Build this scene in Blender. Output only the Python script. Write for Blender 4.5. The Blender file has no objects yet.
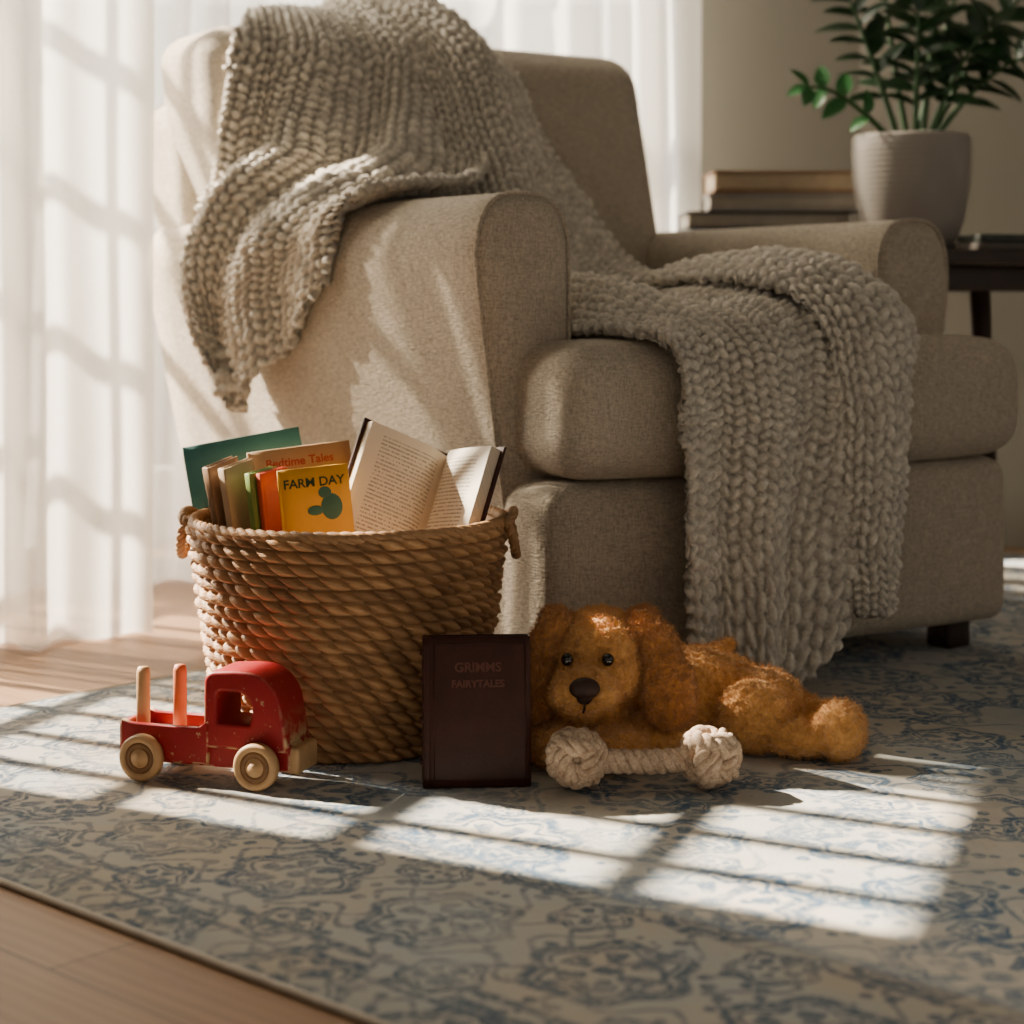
import bpy, bmesh, math, random
import numpy as np
from mathutils import Vector, Matrix, noise, Euler
from mathutils.bvhtree import BVHTree
random.seed(4); np.random.seed(4)
scene = bpy.context.scene
COL = scene.collection

# ------------------------------------------------------------------ helpers
class NT:
    def __init__(s, name):
        s.m = bpy.data.materials.new(name); s.m.use_nodes = True
        s.t = s.m.node_tree; s.t.nodes.clear()
        s.out = s.n('ShaderNodeOutputMaterial')
    def n(s, typ, **kw):
        nd = s.t.nodes.new(typ)
        for k, v in kw.items(): setattr(nd, k, v)
        return nd
    def put(s, sock, v):
        if isinstance(v, bpy.types.NodeSocket): s.t.links.new(v, sock)
        else:
            try: sock.default_value = v
            except Exception:
                sock.default_value = (v[0], v[1], v[2], 1)
    def M(s, op, a, b=None, c=None, clamp=False):
        nd = s.n('ShaderNodeMath', operation=op); nd.use_clamp = clamp
        s.put(nd.inputs[0], a)
        if b is not None: s.put(nd.inputs[1], b)
        if c is not None: s.put(nd.inputs[2], c)
        return nd.outputs[0]
    def obj(s): return s.n('ShaderNodeTexCoord').outputs['Object']
    def mapping(s, v, loc=(0,0,0), rot=(0,0,0), scale=(1,1,1)):
        nd = s.n('ShaderNodeMapping'); s.put(nd.inputs[0], v)
        nd.inputs['Location'].default_value = loc; nd.inputs['Rotation'].default_value = rot
        nd.inputs['Scale'].default_value = scale
        return nd.outputs[0]
    def sep(s, v):
        nd = s.n('ShaderNodeSeparateXYZ'); s.put(nd.inputs[0], v); return nd.outputs
    def comb(s, x, y, z):
        nd = s.n('ShaderNodeCombineXYZ')
        for i, q in enumerate((x, y, z)): s.put(nd.inputs[i], q)
        return nd.outputs[0]
    def noise(s, v, scale, detail=3, rough=.5):
        nd = s.n('ShaderNodeTexNoise'); s.put(nd.inputs['Vector'], v)
        nd.inputs['Scale'].default_value = scale; nd.inputs['Detail'].default_value = detail
        nd.inputs['Roughness'].default_value = rough
        return nd.outputs['Fac']
    def wave(s, v, scale, dist=0, direction='X', detail=1):
        nd = s.n('ShaderNodeTexWave', bands_direction=direction); s.put(nd.inputs['Vector'], v)
        nd.inputs['Scale'].default_value = scale; nd.inputs['Distortion'].default_value = dist
        nd.inputs['Detail'].default_value = detail
        return nd.outputs['Fac']
    def rng(s, v, a, b, c=0, d=1):
        nd = s.n('ShaderNodeMapRange'); s.put(nd.inputs[0], v)
        for i, q in enumerate((a, b, c, d)): nd.inputs[i+1].default_value = q
        return nd.outputs[0]
    def mix(s, f, a, b):
        nd = s.n('ShaderNodeMix', data_type='RGBA')
        s.put(nd.inputs[0], f)
        for i, q in ((6, a), (7, b)):
            if isinstance(q, bpy.types.NodeSocket): s.t.links.new(q, nd.inputs[i])
            else: nd.inputs[i].default_value = (q[0], q[1], q[2], 1)
        return nd.outputs[2]
    def bump(s, h, strength=.5, dist=.002, normal=None):
        nd = s.n('ShaderNodeBump'); s.put(nd.inputs['Height'], h)
        nd.inputs['Strength'].default_value = strength; nd.inputs['Distance'].default_value = dist
        if normal is not None: s.put(nd.inputs['Normal'], normal)
        return nd.outputs[0]
    def pr(s, col, rough=.7, normal=None, sheen=0, spec=.5, metal=0, sss=0, coat=0):
        nd = s.n('ShaderNodeBsdfPrincipled')
        if isinstance(col, bpy.types.NodeSocket): s.t.links.new(col, nd.inputs['Base Color'])
        else: nd.inputs['Base Color'].default_value = (col[0], col[1], col[2], 1)
        s.put(nd.inputs['Roughness'], rough)
        nd.inputs['Sheen Weight'].default_value = sheen
        nd.inputs['Specular IOR Level'].default_value = spec
        nd.inputs['Metallic'].default_value = metal
        nd.inputs['Coat Weight'].default_value = coat
        if normal is not None: s.put(nd.inputs['Normal'], normal)
        s.t.links.new(nd.outputs[0], s.out.inputs[0])
        return nd.outputs[0]

def simple(name, col, rough=.6, var=.15, scale=30, bump=.2, bscale=200, sheen=0, spec=.4, coat=0, bd=.001):
    n = NT(name); o = n.obj()
    f = n.noise(o, scale, 3)
    c2 = tuple(max(0, c*(1-var*2)) for c in col); c1 = tuple(min(1, c*(1+var)) for c in col)
    c = n.mix(f, c2, c1)
    n.pr(c, rough, n.bump(n.noise(o, bscale, 3), bump, bd), sheen=sheen, spec=spec, coat=coat)
    return n.m

def link(o, parent=None):
    COL.objects.link(o)
    if parent is not None: o.parent = parent
    return o
def empty(name, loc=(0,0,0), rz=0):
    e = bpy.data.objects.new(name, None); e.location = loc; e.rotation_euler = (0,0,rz)
    e.empty_display_size = .05
    return link(e)
def mkobj(name, verts, faces, mat=None, parent=None, smooth=True, loc=(0,0,0), rot=(0,0,0)):
    me = bpy.data.meshes.new(name); me.from_pydata([tuple(v) for v in verts], [], [tuple(f) for f in faces])
    me.update()
    if smooth: me.shade_smooth()
    o = bpy.data.objects.new(name, me)
    if mat is not None:
        for m in (mat if isinstance(mat, (list, tuple)) else [mat]): me.materials.append(m)
    o.location = loc; o.rotation_euler = rot
    return link(o, parent)
def fixn(o):
    bm = bmesh.new(); bm.from_mesh(o.data); bmesh.ops.recalc_face_normals(bm, faces=bm.faces)
    bm.to_mesh(o.data); bm.free(); return o
def grid(P, cu=False, cv=False):
    nu, nv = P.shape[:2]
    i, j = np.meshgrid(np.arange(nu if cu else nu-1), np.arange(nv if cv else nv-1), indexing='ij')
    i2 = (i+1) % nu; j2 = (j+1) % nv
    F = np.stack([i*nv+j, i2*nv+j, i2*nv+j2, i*nv+j2], -1).reshape(-1, 4)
    return P.reshape(-1, 3), F
def grid_obj(name, P, mat, parent=None, cu=False, cv=False, **kw):
    V, F = grid(P, cu, cv); return mkobj(name, V.tolist(), F.tolist(), mat, parent, **kw)
def rbox(lo, hi, r, n=22, crown=0, fn=None, axis=2):
    lo = np.array(lo, float); hi = np.array(hi, float); c = (lo+hi)/2; h = (hi-lo)/2
    bm = bmesh.new(); bmesh.ops.create_cube(bm, size=2)
    bmesh.ops.subdivide_edges(bm, edges=bm.edges, cuts=n, use_grid_fill=True)
    V = np.array([v.co[:] for v in bm.verts]); F = [[v.index for v in f.verts] for f in bm.faces]
    bm.free()
    V = np.sign(V)*(1-(1-np.abs(V))**1.5)
    p = V*h; q = np.clip(p, -(h-r), h-r); d = p-q; L = np.linalg.norm(d, axis=1, keepdims=True)
    p = q + d/np.maximum(L, 1e-9)*r
    if crown:
        a = [k for k in (0, 1, 2) if k != axis]
        w = (1-(V[:, a[0]])**2)*(1-(V[:, a[1]])**2)
        p[:, axis] += np.sign(V[:, axis])*(np.abs(V[:, axis]) > .5)*crown*w
    p += c
    if fn is not None: p = fn(p)
    return p.tolist(), F
def merge(*parts):
    V = []; F = []
    for v, f in parts:
        k = len(V); V += list(v); F += [[i+k for i in ff] for ff in f]
    return V, F
def lathe(prof, n=64, name='lathe', mat=None, parent=None, loc=(0,0,0)):
    a = np.linspace(0, 2*math.pi, n, endpoint=False)
    P = np.array([[(r*math.cos(t), r*math.sin(t), z) for t in a] for r, z in prof])
    o = grid_obj(name, P, mat, parent, cv=True, loc=loc); return fixn(o)
def resample(P, n):
    P = np.asarray(P, float); R = P.shape[0]
    E = np.concatenate([(2*P[0]-P[1])[None], P, (2*P[-1]-P[-2])[None]])
    t = np.linspace(0, R-1, n); i = np.minimum(np.floor(t).astype(int), R-2); f = (t-i).reshape((-1,)+(1,)*(P.ndim-1))
    a, b, c, d = E[i], E[i+1], E[i+2], E[i+3]
    return .5*((2*b)+(-a+c)*f+(2*a-5*b+4*c-d)*f*f+(-a+3*b-3*c+d)*f**3)
def resample2(P, nu, nv):
    Q = resample(P, nu); return resample(Q.swapaxes(0, 1), nv).swapaxes(0, 1)
def tube(pts, r, k=10, closed=False):
    pts = [Vector(p) for p in pts]; n = len(pts)
    rs = r if hasattr(r, '__len__') else [r]*n
    V = []; prev = None
    for i, p in enumerate(pts):
        if closed: t = pts[(i+1) % n]-pts[i-1]
        else: t = pts[min(i+1, n-1)]-pts[max(i-1, 0)]
        t.normalize()
        if prev is None:
            a = t.orthogonal().normalized()
        else:
            a = (prev-t*prev.dot(t)); a = a.normalized() if a.length > 1e-6 else t.orthogonal().normalized()
        prev = a; b = t.cross(a)
        for j in range(k):
            w = 2*math.pi*j/k; V.append(p+(a*math.cos(w)+b*math.sin(w))*rs[i])
    F = []
    for i in range(n if closed else n-1):
        for j in range(k):
            a = i*k+j; b = i*k+(j+1) % k; i2 = (i+1) % n
            F.append([a, b, i2*k+(j+1) % k, i2*k+j])
    if not closed:
        F.append(list(range(k))[::-1]); F.append([(n-1)*k+j for j in range(k)])
    return [tuple(v) for v in V], F
def rope(pts, R, strands=3, pitch=.03, closed=False, k=8, sr=.62):
    pts = [Vector(p) for p in pts]; n = len(pts); parts = []
    L = [0]
    for i in range(1, n+1): L.append(L[-1]+(pts[i % n]-pts[i-1]).length)
    tot = L[n] if closed else L[n-1]
    turns = max(1, round(tot/pitch))
    frames = []; prev = None
    for i, p in enumerate(pts):
        t = (pts[(i+1) % n]-pts[i-1]) if closed else (pts[min(i+1, n-1)]-pts[max(i-1, 0)])
        t.normalize()
        if prev is None: a = t.orthogonal().normalized()
        else: a = (prev-t*prev.dot(t)).normalized()
        prev = a; frames.append((a, t.cross(a)))
    for s in range(strands):
        q = []
        for i, p in enumerate(pts):
            w = 2*math.pi*(turns*L[i]/tot + s/strands); a, b = frames[i]
            q.append(p+(a*math.cos(w)+b*math.sin(w))*R*(1-sr)*1.15)
        parts.append(tube(q, R*sr, k, closed))
    return merge(*parts)
def ell(c, r, rot=(0,0,0), seg=28, rings=18):
    R = Euler(rot).to_matrix(); V = []; F = []
    for i in range(rings+1):
        a = math.pi*i/rings
        for j in range(seg):
            b = 2*math.pi*j/seg
            v = R @ Vector((r[0]*math.sin(a)*math.cos(b), r[1]*math.sin(a)*math.sin(b), r[2]*math.cos(a)))
            V.append((v.x+c[0], v.y+c[1], v.z+c[2]))
    for i in range(rings):
        for j in range(seg):
            F.append([i*seg+j, (i+1)*seg+j, (i+1)*seg+(j+1) % seg, i*seg+(j+1) % seg])
    return V, F
def bake(o):
    dg = bpy.context.evaluated_depsgraph_get(); dg.update()
    me = bpy.data.meshes.new_from_object(o.evaluated_get(dg))
    old = o.data; o.modifiers.clear(); o.data = me; bpy.data.meshes.remove(old); return o
D = math.radians

# ------------------------------------------------------------------ materials
def fabric_mat(name, c1, c2):
    n = NT(name); o = n.obj()
    g1 = n.noise(n.mapping(o, scale=(90, 90, 420)), 1, 2, .6)
    g2 = n.noise(n.mapping(o, scale=(420, 420, 90)), 1, 2, .6)
    g3 = n.noise(n.mapping(o, scale=(420, 90, 420)), 1, 2, .6)
    h2 = n.M('ADD', n.M('ADD', g1, g2), g3)
    big = n.noise(o, 6, 3)
    f = n.M('ADD', n.M('MULTIPLY', n.rng(h2, 1.2, 1.8), .7), n.M('MULTIPLY', big, .3))
    c = n.mix(f, c1, c2)
    nb = n.bump(h2, .85, .0026)
    nb = n.bump(n.noise(o, 7, 2), .14, .012, nb)
    n.pr(c, .92, nb, sheen=.15, spec=.15)
    return n.m
M_fabric = fabric_mat('linen_upholstery', (.32, .265, .195), (.74, .64, .50))
M_darkwood = simple('dark_wood', (.045, .025, .017), .4, .3, 12, .2, 80)
def knit_mat():
    n = NT('chunky_wool'); o = n.obj()
    f = n.noise(o, 150, 4, .7); b = n.noise(o, 8, 2)
    at = n.n('ShaderNodeAttribute', attribute_name='yarn_gap_shade').outputs['Fac']
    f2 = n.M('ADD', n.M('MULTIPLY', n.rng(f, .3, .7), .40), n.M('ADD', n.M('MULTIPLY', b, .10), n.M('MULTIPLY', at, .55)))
    c = n.mix(f2, (.13, .105, .08), (.98, .90, .76))  # dark end doubles as painted shade between stitches
    n.pr(c, .95, n.bump(n.noise(o, 380, 3, .6), .5, .002), sheen=.3, spec=.1)
    return n.m
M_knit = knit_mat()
def wood_floor():
    n = NT('oak_floor'); o = n.obj()
    v = n.mapping(o, rot=(0, 0, math.radians(42)))
    br = n.n('ShaderNodeTexBrick'); n.put(br.inputs['Vector'], v)
    br.inputs['Scale'].default_value = 1; br.inputs['Brick Width'].default_value = 1.3; br.inputs['Row Height'].default_value = .125
    br.inputs['Mortar Size'].default_value = .0012; br.inputs['Mortar Smooth'].default_value = .3
    br.inputs['Color1'].default_value = (0, 0, 0, 1); br.inputs['Color2'].default_value = (1, 1, 1, 1); br.inputs['Mortar'].default_value = (.5, .5, .5, 1)
    g = n.noise(n.mapping(v, scale=(1.5, 26, 1)), 3.5, 6, .6)
    g2 = n.wave(n.mapping(v, scale=(.8, 9, 1)), 2.2, 7, 'Y', 3)
    f = n.M('ADD', n.M('MULTIPLY', g, .6), n.M('ADD', n.M('MULTIPLY', g2, .15), n.M('MULTIPLY', n.sep(br.outputs['Color'])[0], .25)))
    c = n.mix(f, (.13, .06, .025), (.41, .245, .125))
    c = n.mix(br.outputs['Fac'], c, (.05, .03, .02))
    n.pr(c, n.rng(g, 0, 1, .45, .62), n.bump(g, .15, .002), spec=.18)
    return n.m
M_floor = wood_floor()
M_wall = simple('painted_wall', (.255, .24, .20), .9, .03, 3, .12, 150)
M_trim = simple('white_trim', (.75, .73, .68), .5, .02, 4, .05, 60)
def rug_mat():
    n = NT('distressed_rug'); o = n.obj()
    s = n.sep(o)
    nz = n.n('ShaderNodeTexNoise'); n.put(nz.inputs['Vector'], o); nz.inputs['Scale'].default_value = 26; nz.inputs['Detail'].default_value = 4
    nc = n.sep(nz.outputs['Color'])
    p = n.M('ADD', s[0], n.M('MULTIPLY', n.M('SUBTRACT', nc[0], .5), .011))
    q = n.M('ADD', s[1], n.M('MULTIPLY', n.M('SUBTRACT', nc[1], .5), .011))
    e = n.M('MINIMUM', s[0], s[1])
    mul = lambda a, b: n.M('MULTIPLY', a, b)
    mx = lambda *a: a[0] if len(a) == 1 else n.M('MAXIMUM', a[0], mx(*a[1:]))
    def cell(sz, ox, oy):
        fx = n.M('SUBTRACT', n.M('FRACT', n.M('ADD', n.M('DIVIDE', p, sz), ox)), .5)
        fy = n.M('SUBTRACT', n.M('FRACT', n.M('ADD', n.M('DIVIDE', q, sz), oy)), .5)
        r = n.M('SQRT', n.M('ADD', mul(fx, fx), mul(fy, fy)))
        return r, n.M('ARCTAN2', fy, fx)
    def band(v, c, w): return n.rng(n.M('ABSOLUTE', n.M('SUBTRACT', v, c)), w, w*.45)
    def rosette(sz, ox, oy, pet, R):
        r, th = cell(sz, ox, oy)
        cs = n.M('COSINE', mul(th, pet))
        outer = n.M('SUBTRACT', r, mul(cs, R*.10))
        inner = n.M('SUBTRACT', r, mul(cs, R*.12))
        petals = mul(n.rng(cs, -.2, .2), mul(n.rng(r, R*.72, R*.66), n.rng(r, R*.26, R*.32)))
        return mx(band(outer, R, R*.14), mul(petals, .9), band(inner, R*.80, R*.06), n.rng(r, R*.18, R*.12))
    def scroll(sz, amp, w, ph):
        k = 6.2832/sz
        a = n.M('FRACT', n.M('DIVIDE', n.M('ADD', q, mul(n.M('SINE', n.M('ADD', mul(p, k), ph)), amp)), sz))
        b = n.M('FRACT', n.M('ADD', n.M('DIVIDE', n.M('ADD', p, mul(n.M('SINE', n.M('ADD', mul(q, k), ph)), amp)), sz), .5))
        return mx(band(a, .5, w), band(b, .5, w))
    def leaves(sc, th):
        vo = n.n('ShaderNodeTexVoronoi', feature='F1'); n.put(vo.inputs['Vector'], n.comb(p, q, 0)); vo.inputs['Scale'].default_value = sc
        return n.rng(vo.outputs['Distance'], th, th*.8)
    mb = mx(rosette(.19, .1, .48, 6, .34), rosette(.19, .6, .98, 5, .18), mul(scroll(.095, .02, .06, 0), .75), mul(leaves(42, .34), .9))
    mf = mx(rosette(.28, .3, .1, 8, .31), rosette(.28, .8, .6, 6, .21), rosette(.14, .55, .05, 5, .18), mul(scroll(.14, .03, .045, 1), .7), mul(leaves(38, .33), .9))
    isf = n.rng(e, .335, .345)
    m = n.M('ADD', mul(mb, n.M('SUBTRACT', 1, isf)), mul(mf, isf))
    pq = n.M('MINIMUM', p, q)
    lines = mx(band(pq, .345, .012), band(pq, .315, .006), band(pq, .055, .006), band(pq, .09, .009))
    m = n.M('MAXIMUM', m, mul(lines, .9))
    wear = n.rng(n.noise(o, 7, 6, .72), .36, .54)
    fine = n.rng(n.noise(o, 110, 4, .75), .32, .52)
    m = mul(m, mul(n.M('ADD', .40, mul(wear, .60)), fine))
    base = n.mix(isf, (.40, .345, .265), (.64, .59, .50))
    base = n.mix(mul(n.rng(n.noise(o, 3.2, 4, .6), .42, .66), .55), base, (.24, .36, .45))
    base = n.mix(mul(n.rng(n.noise(o, 34, 5, .75), .45, .6), .25), base, (.34, .31, .26))
    blue = n.mix(isf, (.022, .060, .110), (.030, .110, .215))
    c = n.mix(m, base, blue)
    c = n.mix(mul(n.noise(o, 250, 2), .18), c, (.56, .51, .43))
    n.pr(c, .95, n.bump(n.noise(o, 380, 3, .7), .6, .003), sheen=.05, spec=.1)
    return n.m
M_rug = rug_mat()
M_bind = simple('rug_binding', (.50, .43, .34), .9, .1, 90, .6, 300)

# ------------------------------------------------------------------ room
def bx(lo, hi):
    V = [(x, y, z) for x in (lo[0], hi[0]) for y in (lo[1], hi[1]) for z in (lo[2], hi[2])]
    F = [(0, 1, 3, 2), (4, 6, 7, 5), (0, 4, 5, 1), (2, 3, 7, 6), (0, 2, 6, 4), (1, 5, 7, 3)]
    return V, F
def box(name, lo, hi, mat, parent=None):
    return mkobj(name, *bx(lo, hi), mat, parent, smooth=False)
def boxes(bl): return merge(*[bx(lo, hi) for lo, hi in bl])
def slabpoly(name, poly, z0, z1, mat):
    n = len(poly); V = [(x, y, z0) for x, y in poly]+[(x, y, z1) for x, y in poly]
    F = [list(range(n))[::-1], list(range(n, 2*n))]+[[i, (i+1) % n, n+(i+1) % n, n+i] for i in range(n)]
    return fixn(mkobj(name, V, F, mat, smooth=False))
WB, H = 4.25, 2.6
poly = [(-3.66, -1.2), (3.2, -1.2), (3.2, WB+.1), (-1.60, WB+.1)]
slabpoly('floor', poly, -.05, 0, M_floor); slabpoly('ceiling', poly, H, H+.05, M_wall)
WO = Vector((-1.95, 3.3, 0)); WA = -math.atan2(.372, 1)
cosw = math.cos(WA)
def yl(Y): return (Y-3.3)/cosw
wy0, wy1, wz0, wz1 = yl(2.87), yl(3.98), .80, 2.25
V, F = boxes([((-.1, yl(-1.3), 0), (0, wy0, H)), ((-.1, wy1, 0), (0, yl(WB+.05), H)), ((-.1, wy0, 0), (0, wy1, wz0)), ((-.1, wy0, wz1), (0, wy1, H))])
mkobj('wall_left', V, F, M_wall, smooth=False, loc=WO, rot=(0, 0, WA))
bl = []
NP = 10
for k in range(0, NP+1):
    y = wy0+(wy1-wy0)*k/NP; w = .0125 if k % NP else .03
    bl.append(((-.07, y-w, wz0), (-.045, y+w, wz1)))
for k in range(0, 7):
    z = wz0+(wz1-wz0)*k/6; w = .015 if k % 6 else .03
    bl.append(((-.068, wy0, z-w), (-.047, wy1, z+w)))
V, F = boxes(bl); mkobj('window_1', V, F, M_trim, smooth=False, loc=WO, rot=(0, 0, WA))
bx0, bx1, bz0, bz1 = -1.5, .34, .12, 2.4
XC = .80
V, F = boxes([((-1.65, WB, 0), (bx0, WB+.1, H)), ((bx1, WB, 0), (XC+.05, WB+.1, H)), ((bx0, WB, 0), (bx1, WB+.1, bz0)), ((bx0, WB, bz1), (bx1, WB+.1, H))])
mkobj('wall_back', V, F, M_wall, smooth=False)
bl = []
for k in range(0, 6):
    x = bx0+(bx1-bx0)*k/5; w = .02 if 0 < k < 5 else .04
    bl.append(((x-w, WB+.03, bz0), (x+w, WB+.08, bz1)))
for k in range(0, 5):
    z = bz0+(bz1-bz0)*k/4; w = .016 if 0 < k < 4 else .04
    bl.append(((bx0, WB+.034, z-w), (bx1, WB+.076, z+w)))
V, F = boxes(bl); mkobj('window_2', V, F, M_trim, smooth=False)
d = Vector((2.2, -1.0, 0)).normalized(); nn = Vector((d.y, -d.x, 0))*-.1
a = Vector((XC, WB, 0)); b = a+d*2.7
V = []
for q in (a, b, b+nn, a+nn): V += [(q.x, q.y, 0), (q.x, q.y, H)]
o = mkobj('wall_right', V, [(0, 2, 3, 1), (2, 4, 5, 3), (4, 6, 7, 5), (6, 0, 1, 7), (1, 3, 5, 7), (0, 6, 4, 2)], M_wall, smooth=False); fixn(o)
box('baseboard_back', (-1.6, WB-.015, 0), (XC-.03, WB, .11), M_trim)

# ------------------------------------------------------------------ curtains
def curtain_mat():
    n = NT('sheer_linen'); o = n.obj()
    f = n.noise(o, 260, 2)
    c = n.mix(f, (.80, .77, .71), (.93, .91, .86))
    df = n.n('ShaderNodeBsdfDiffuse'); n.put(df.inputs[0], c)
    tr = n.n('ShaderNodeBsdfTranslucent'); n.put(tr.inputs[0], c)
    tp = n.n('ShaderNodeBsdfTransparent')
    m1 = n.n('ShaderNodeMixShader'); m1.inputs[0].default_value = .5
    n.t.links.new(df.outputs[0], m1.inputs[1]); n.t.links.new(tr.outputs[0], m1.inputs[2])
    m2 = n.n('ShaderNodeMixShader'); m2.inputs[0].default_value = .2
    n.t.links.new(m1.outputs[0], m2.inputs[1]); n.t.links.new(tp.outputs[0], m2.inputs[2])
    n.t.links.new(m2.outputs[0], n.out.inputs[0]); return n.m
M_curt = curtain_mat()
def curtain(name, path, amp=.03, wl=.085, seed=0, z1=2.5, n=420):
    P = resample(np.array(path, float), n)
    d = np.gradient(P, axis=0); L = np.linalg.norm(d, axis=1, keepdims=True); s = np.cumsum(L)
    t = d/L; nn = np.stack([-t[:, 1], t[:, 0]], 1)
    zs = np.linspace(.004, z1, 40); out = []
    for z in zs:
        k = z/z1
        a = np.array([amp*(.75+.25*(1-k))*(math.sin(2*math.pi*(x/wl+1.3*noise.noise(Vector((x*3+seed, 0, k*.5))))) + .7*math.sin(2*math.pi*x/wl*.43+seed+.6*k)) + .012*noise.noise(Vector((x*14, seed, z*2))) for x in s])
        Q = P+nn*a[:, None]
        out.append(np.column_stack([Q, np.full(n, z)]))
    return grid_obj(name, np.array(out), M_curt)
curtain('sheer_curtain', [(-1.12, 2.88), (-.95, 2.90), (-.8, 2.93), (-.585, 3.02)], .028, .10, 1)
curtain('sheer_curtain', [(-1.0, 3.45), (-.74, 3.56), (-.45, 3.70), (-.1, 3.87), (.2, 3.99), (.405, 4.05)], .034, .12, 7)

# ------------------------------------------------------------------ rug
d1 = Vector((.743, -.669, 0)); corner = Vector((-.955, 2.164, 0))
RX, RY, RT = 3.2, 2.7, .007
rug = empty('area_rug', corner, math.atan2(d1.y, d1.x))
V, F = rbox((0, 0, 0.0005), (RX, RY, RT), .003, n=10)
mkobj('rug_pile', V, F, M_rug, rug)
pts = [(0, 0, .0040), (RX, 0, .0040), (RX, RY, .0040), (0, RY, .0040)]
pp = []
for i in range(4):
    A = Vector(pts[i]); B = Vector(pts[(i+1) % 4])
    for k in range(20): pp.append(A.lerp(B, k/20))
V, F = tube(pp, .0036, 8, closed=True); mkobj('rug_binding', V, F, M_bind, rug)
ZR = .0078

# ------------------------------------------------------------------ armchair
CH = (.01, 2.38, 0); CA = math.radians(33)
chair = empty('armchair', CH, CA)
parts = {}
parts['base'] = rbox((.045, .0, .05), (.92, 1.0, .308), .035, crown=.012, axis=1)
parts['seat_front'] = rbox((.055, -.035, .312), (.925, .17, .492), .055, n=40, crown=.010)
parts['seat_mid'] = rbox((.17, .0, .312), (.745, .72, .50), .05, n=30, crown=.03)
def lean(p):
    p = p.copy(); z = p[:, 2]
    p[:, 1] += .18*(z-.45)
    m = p[:, 0] < .4
    p[m, 0] -= .12*np.clip((z[m]-.1)/.6, 0, 1)*((.4-p[m, 0])/.4)
    return p
parts['back_frame'] = rbox((.035, .86, .06), (.86, 1.04, .90), .045, n=26, fn=lean)
def lean2(p):
    p = p.copy(); z = p[:, 2]; p[:, 1] += .24*(z-.5)
    m = p[:, 0] < .4
    p[m, 0] -= .10*np.clip((z[m]-.45)/.4, 0, 1)*((.4-p[m, 0])/.4)
    return p
parts['back_cushion'] = rbox((.015, .685, .50), (.81, .94, 1.01), .06, n=34, crown=.035, fn=lean2, axis=1)
def arm(right=False):
    dz = .02 if right else 0
    def section(y, ins):
        fl = (-.03 if right else -.10)*max(0, y-.1)/.9
        pts = []
        xo_t = 0.0+fl; xo_b = .085+fl*.6; xi = .153
        zt = .60-dz
        for k in range(14):
            f = k/13; z = .055+(zt-.055)*f
            pts.append((xo_b+(xo_t-xo_b)*f**.85, z))
        cx = (xo_t+xi)/2; rx = (xi-xo_t)/2
        for k in range(1, 20):
            w = math.pi*(1-k/20)
            c, s_ = math.cos(w), math.sin(w)
            pts.append((cx+rx*math.copysign(abs(c)**.7, c), zt+.097*s_**.75))
        for k in range(14):
            pts.append((xi, zt-(zt-.055)*k/13))
        out = []
        for x, z in pts:
            k = 1-ins/.0875
            out.append((cx+(x-cx)*k, z-(ins if z > .6-dz else ins*max(0, (z-.3)/.3))))
        return out
    ys = [(.098, .03), (.1, .018), (.104, .009), (.112, .003), (.125, 0)] + [(.125+.89*i/14, 0) for i in range(1, 15)] + [(1.022, .01)]
    P = np.array([[(x, y, z) for x, z in section(y, i)] for y, i in ys])
    MX = .888
    if right: P[:, :, 0] = MX-P[:, :, 0]
    V, F = grid(P, cv=True); V = V.tolist(); F = F.tolist()
    n = P.shape[1]
    c = P[0].mean(0); V.append([c[0], .088, c[2]]); ci = len(V)-1
    for j in range(n): F.append([j, (j+1) % n, ci])
    F.append([ (len(ys)-1)*n+j for j in range(n)])
    welt = [(x, .109, z) for x, z in section(.104, .001)]
    if right: welt = [(MX-x, y, z) for x, y, z in welt]
    return (V, F), tube(welt, .003, 8)
aL, wL = arm(); aR, wR = arm(True)
parts['arm_left'] = aL; parts['arm_right'] = aR
for k, (v, f) in parts.items():
    if k.startswith('seat'): continue
    fixn(mkobj(k, v, f, M_fabric, chair))
mkobj('arm_welt_left', *wL, M_fabric, chair); mkobj('arm_welt_right', *wR, M_fabric, chair)
sv, sf = merge(parts['seat_front'], parts['seat_mid'])
so = mkobj('seat_cushion', sv, sf, M_fabric, chair)
m = so.modifiers.new('r', 'REMESH'); m.mode = 'VOXEL'; m.voxel_size = .008; m.use_smooth_shade = True
m = so.modifiers.new('s', 'SMOOTH'); m.factor = .5; m.iterations = 10
bake(so); so.data.shade_smooth()
for i, (x, y) in enumerate(((.11, .07), (.85, .07), (.11, .93), (.85, .93))):
    V, F = rbox((x-.025, y-.025, ZR), (x+.025, y+.025, .065), .006, n=4)
    mkobj('leg_%d' % (i+1), V, F, M_darkwood, chair)
cv, cf = merge(*parts.values())
tmp = mkobj('tmp', cv, cf)
m = tmp.modifiers.new('r', 'REMESH'); m.mode = 'VOXEL'; m.voxel_size = .011
dg = bpy.context.evaluated_depsgraph_get()
me = bpy.data.meshes.new_from_object(tmp.evaluated_get(dg))
BV = BVHTree.FromPolygons([v.co.copy() for v in me.vertices], [list(p.vertices) for p in me.polygons])
bpy.data.objects.remove(tmp)

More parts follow.
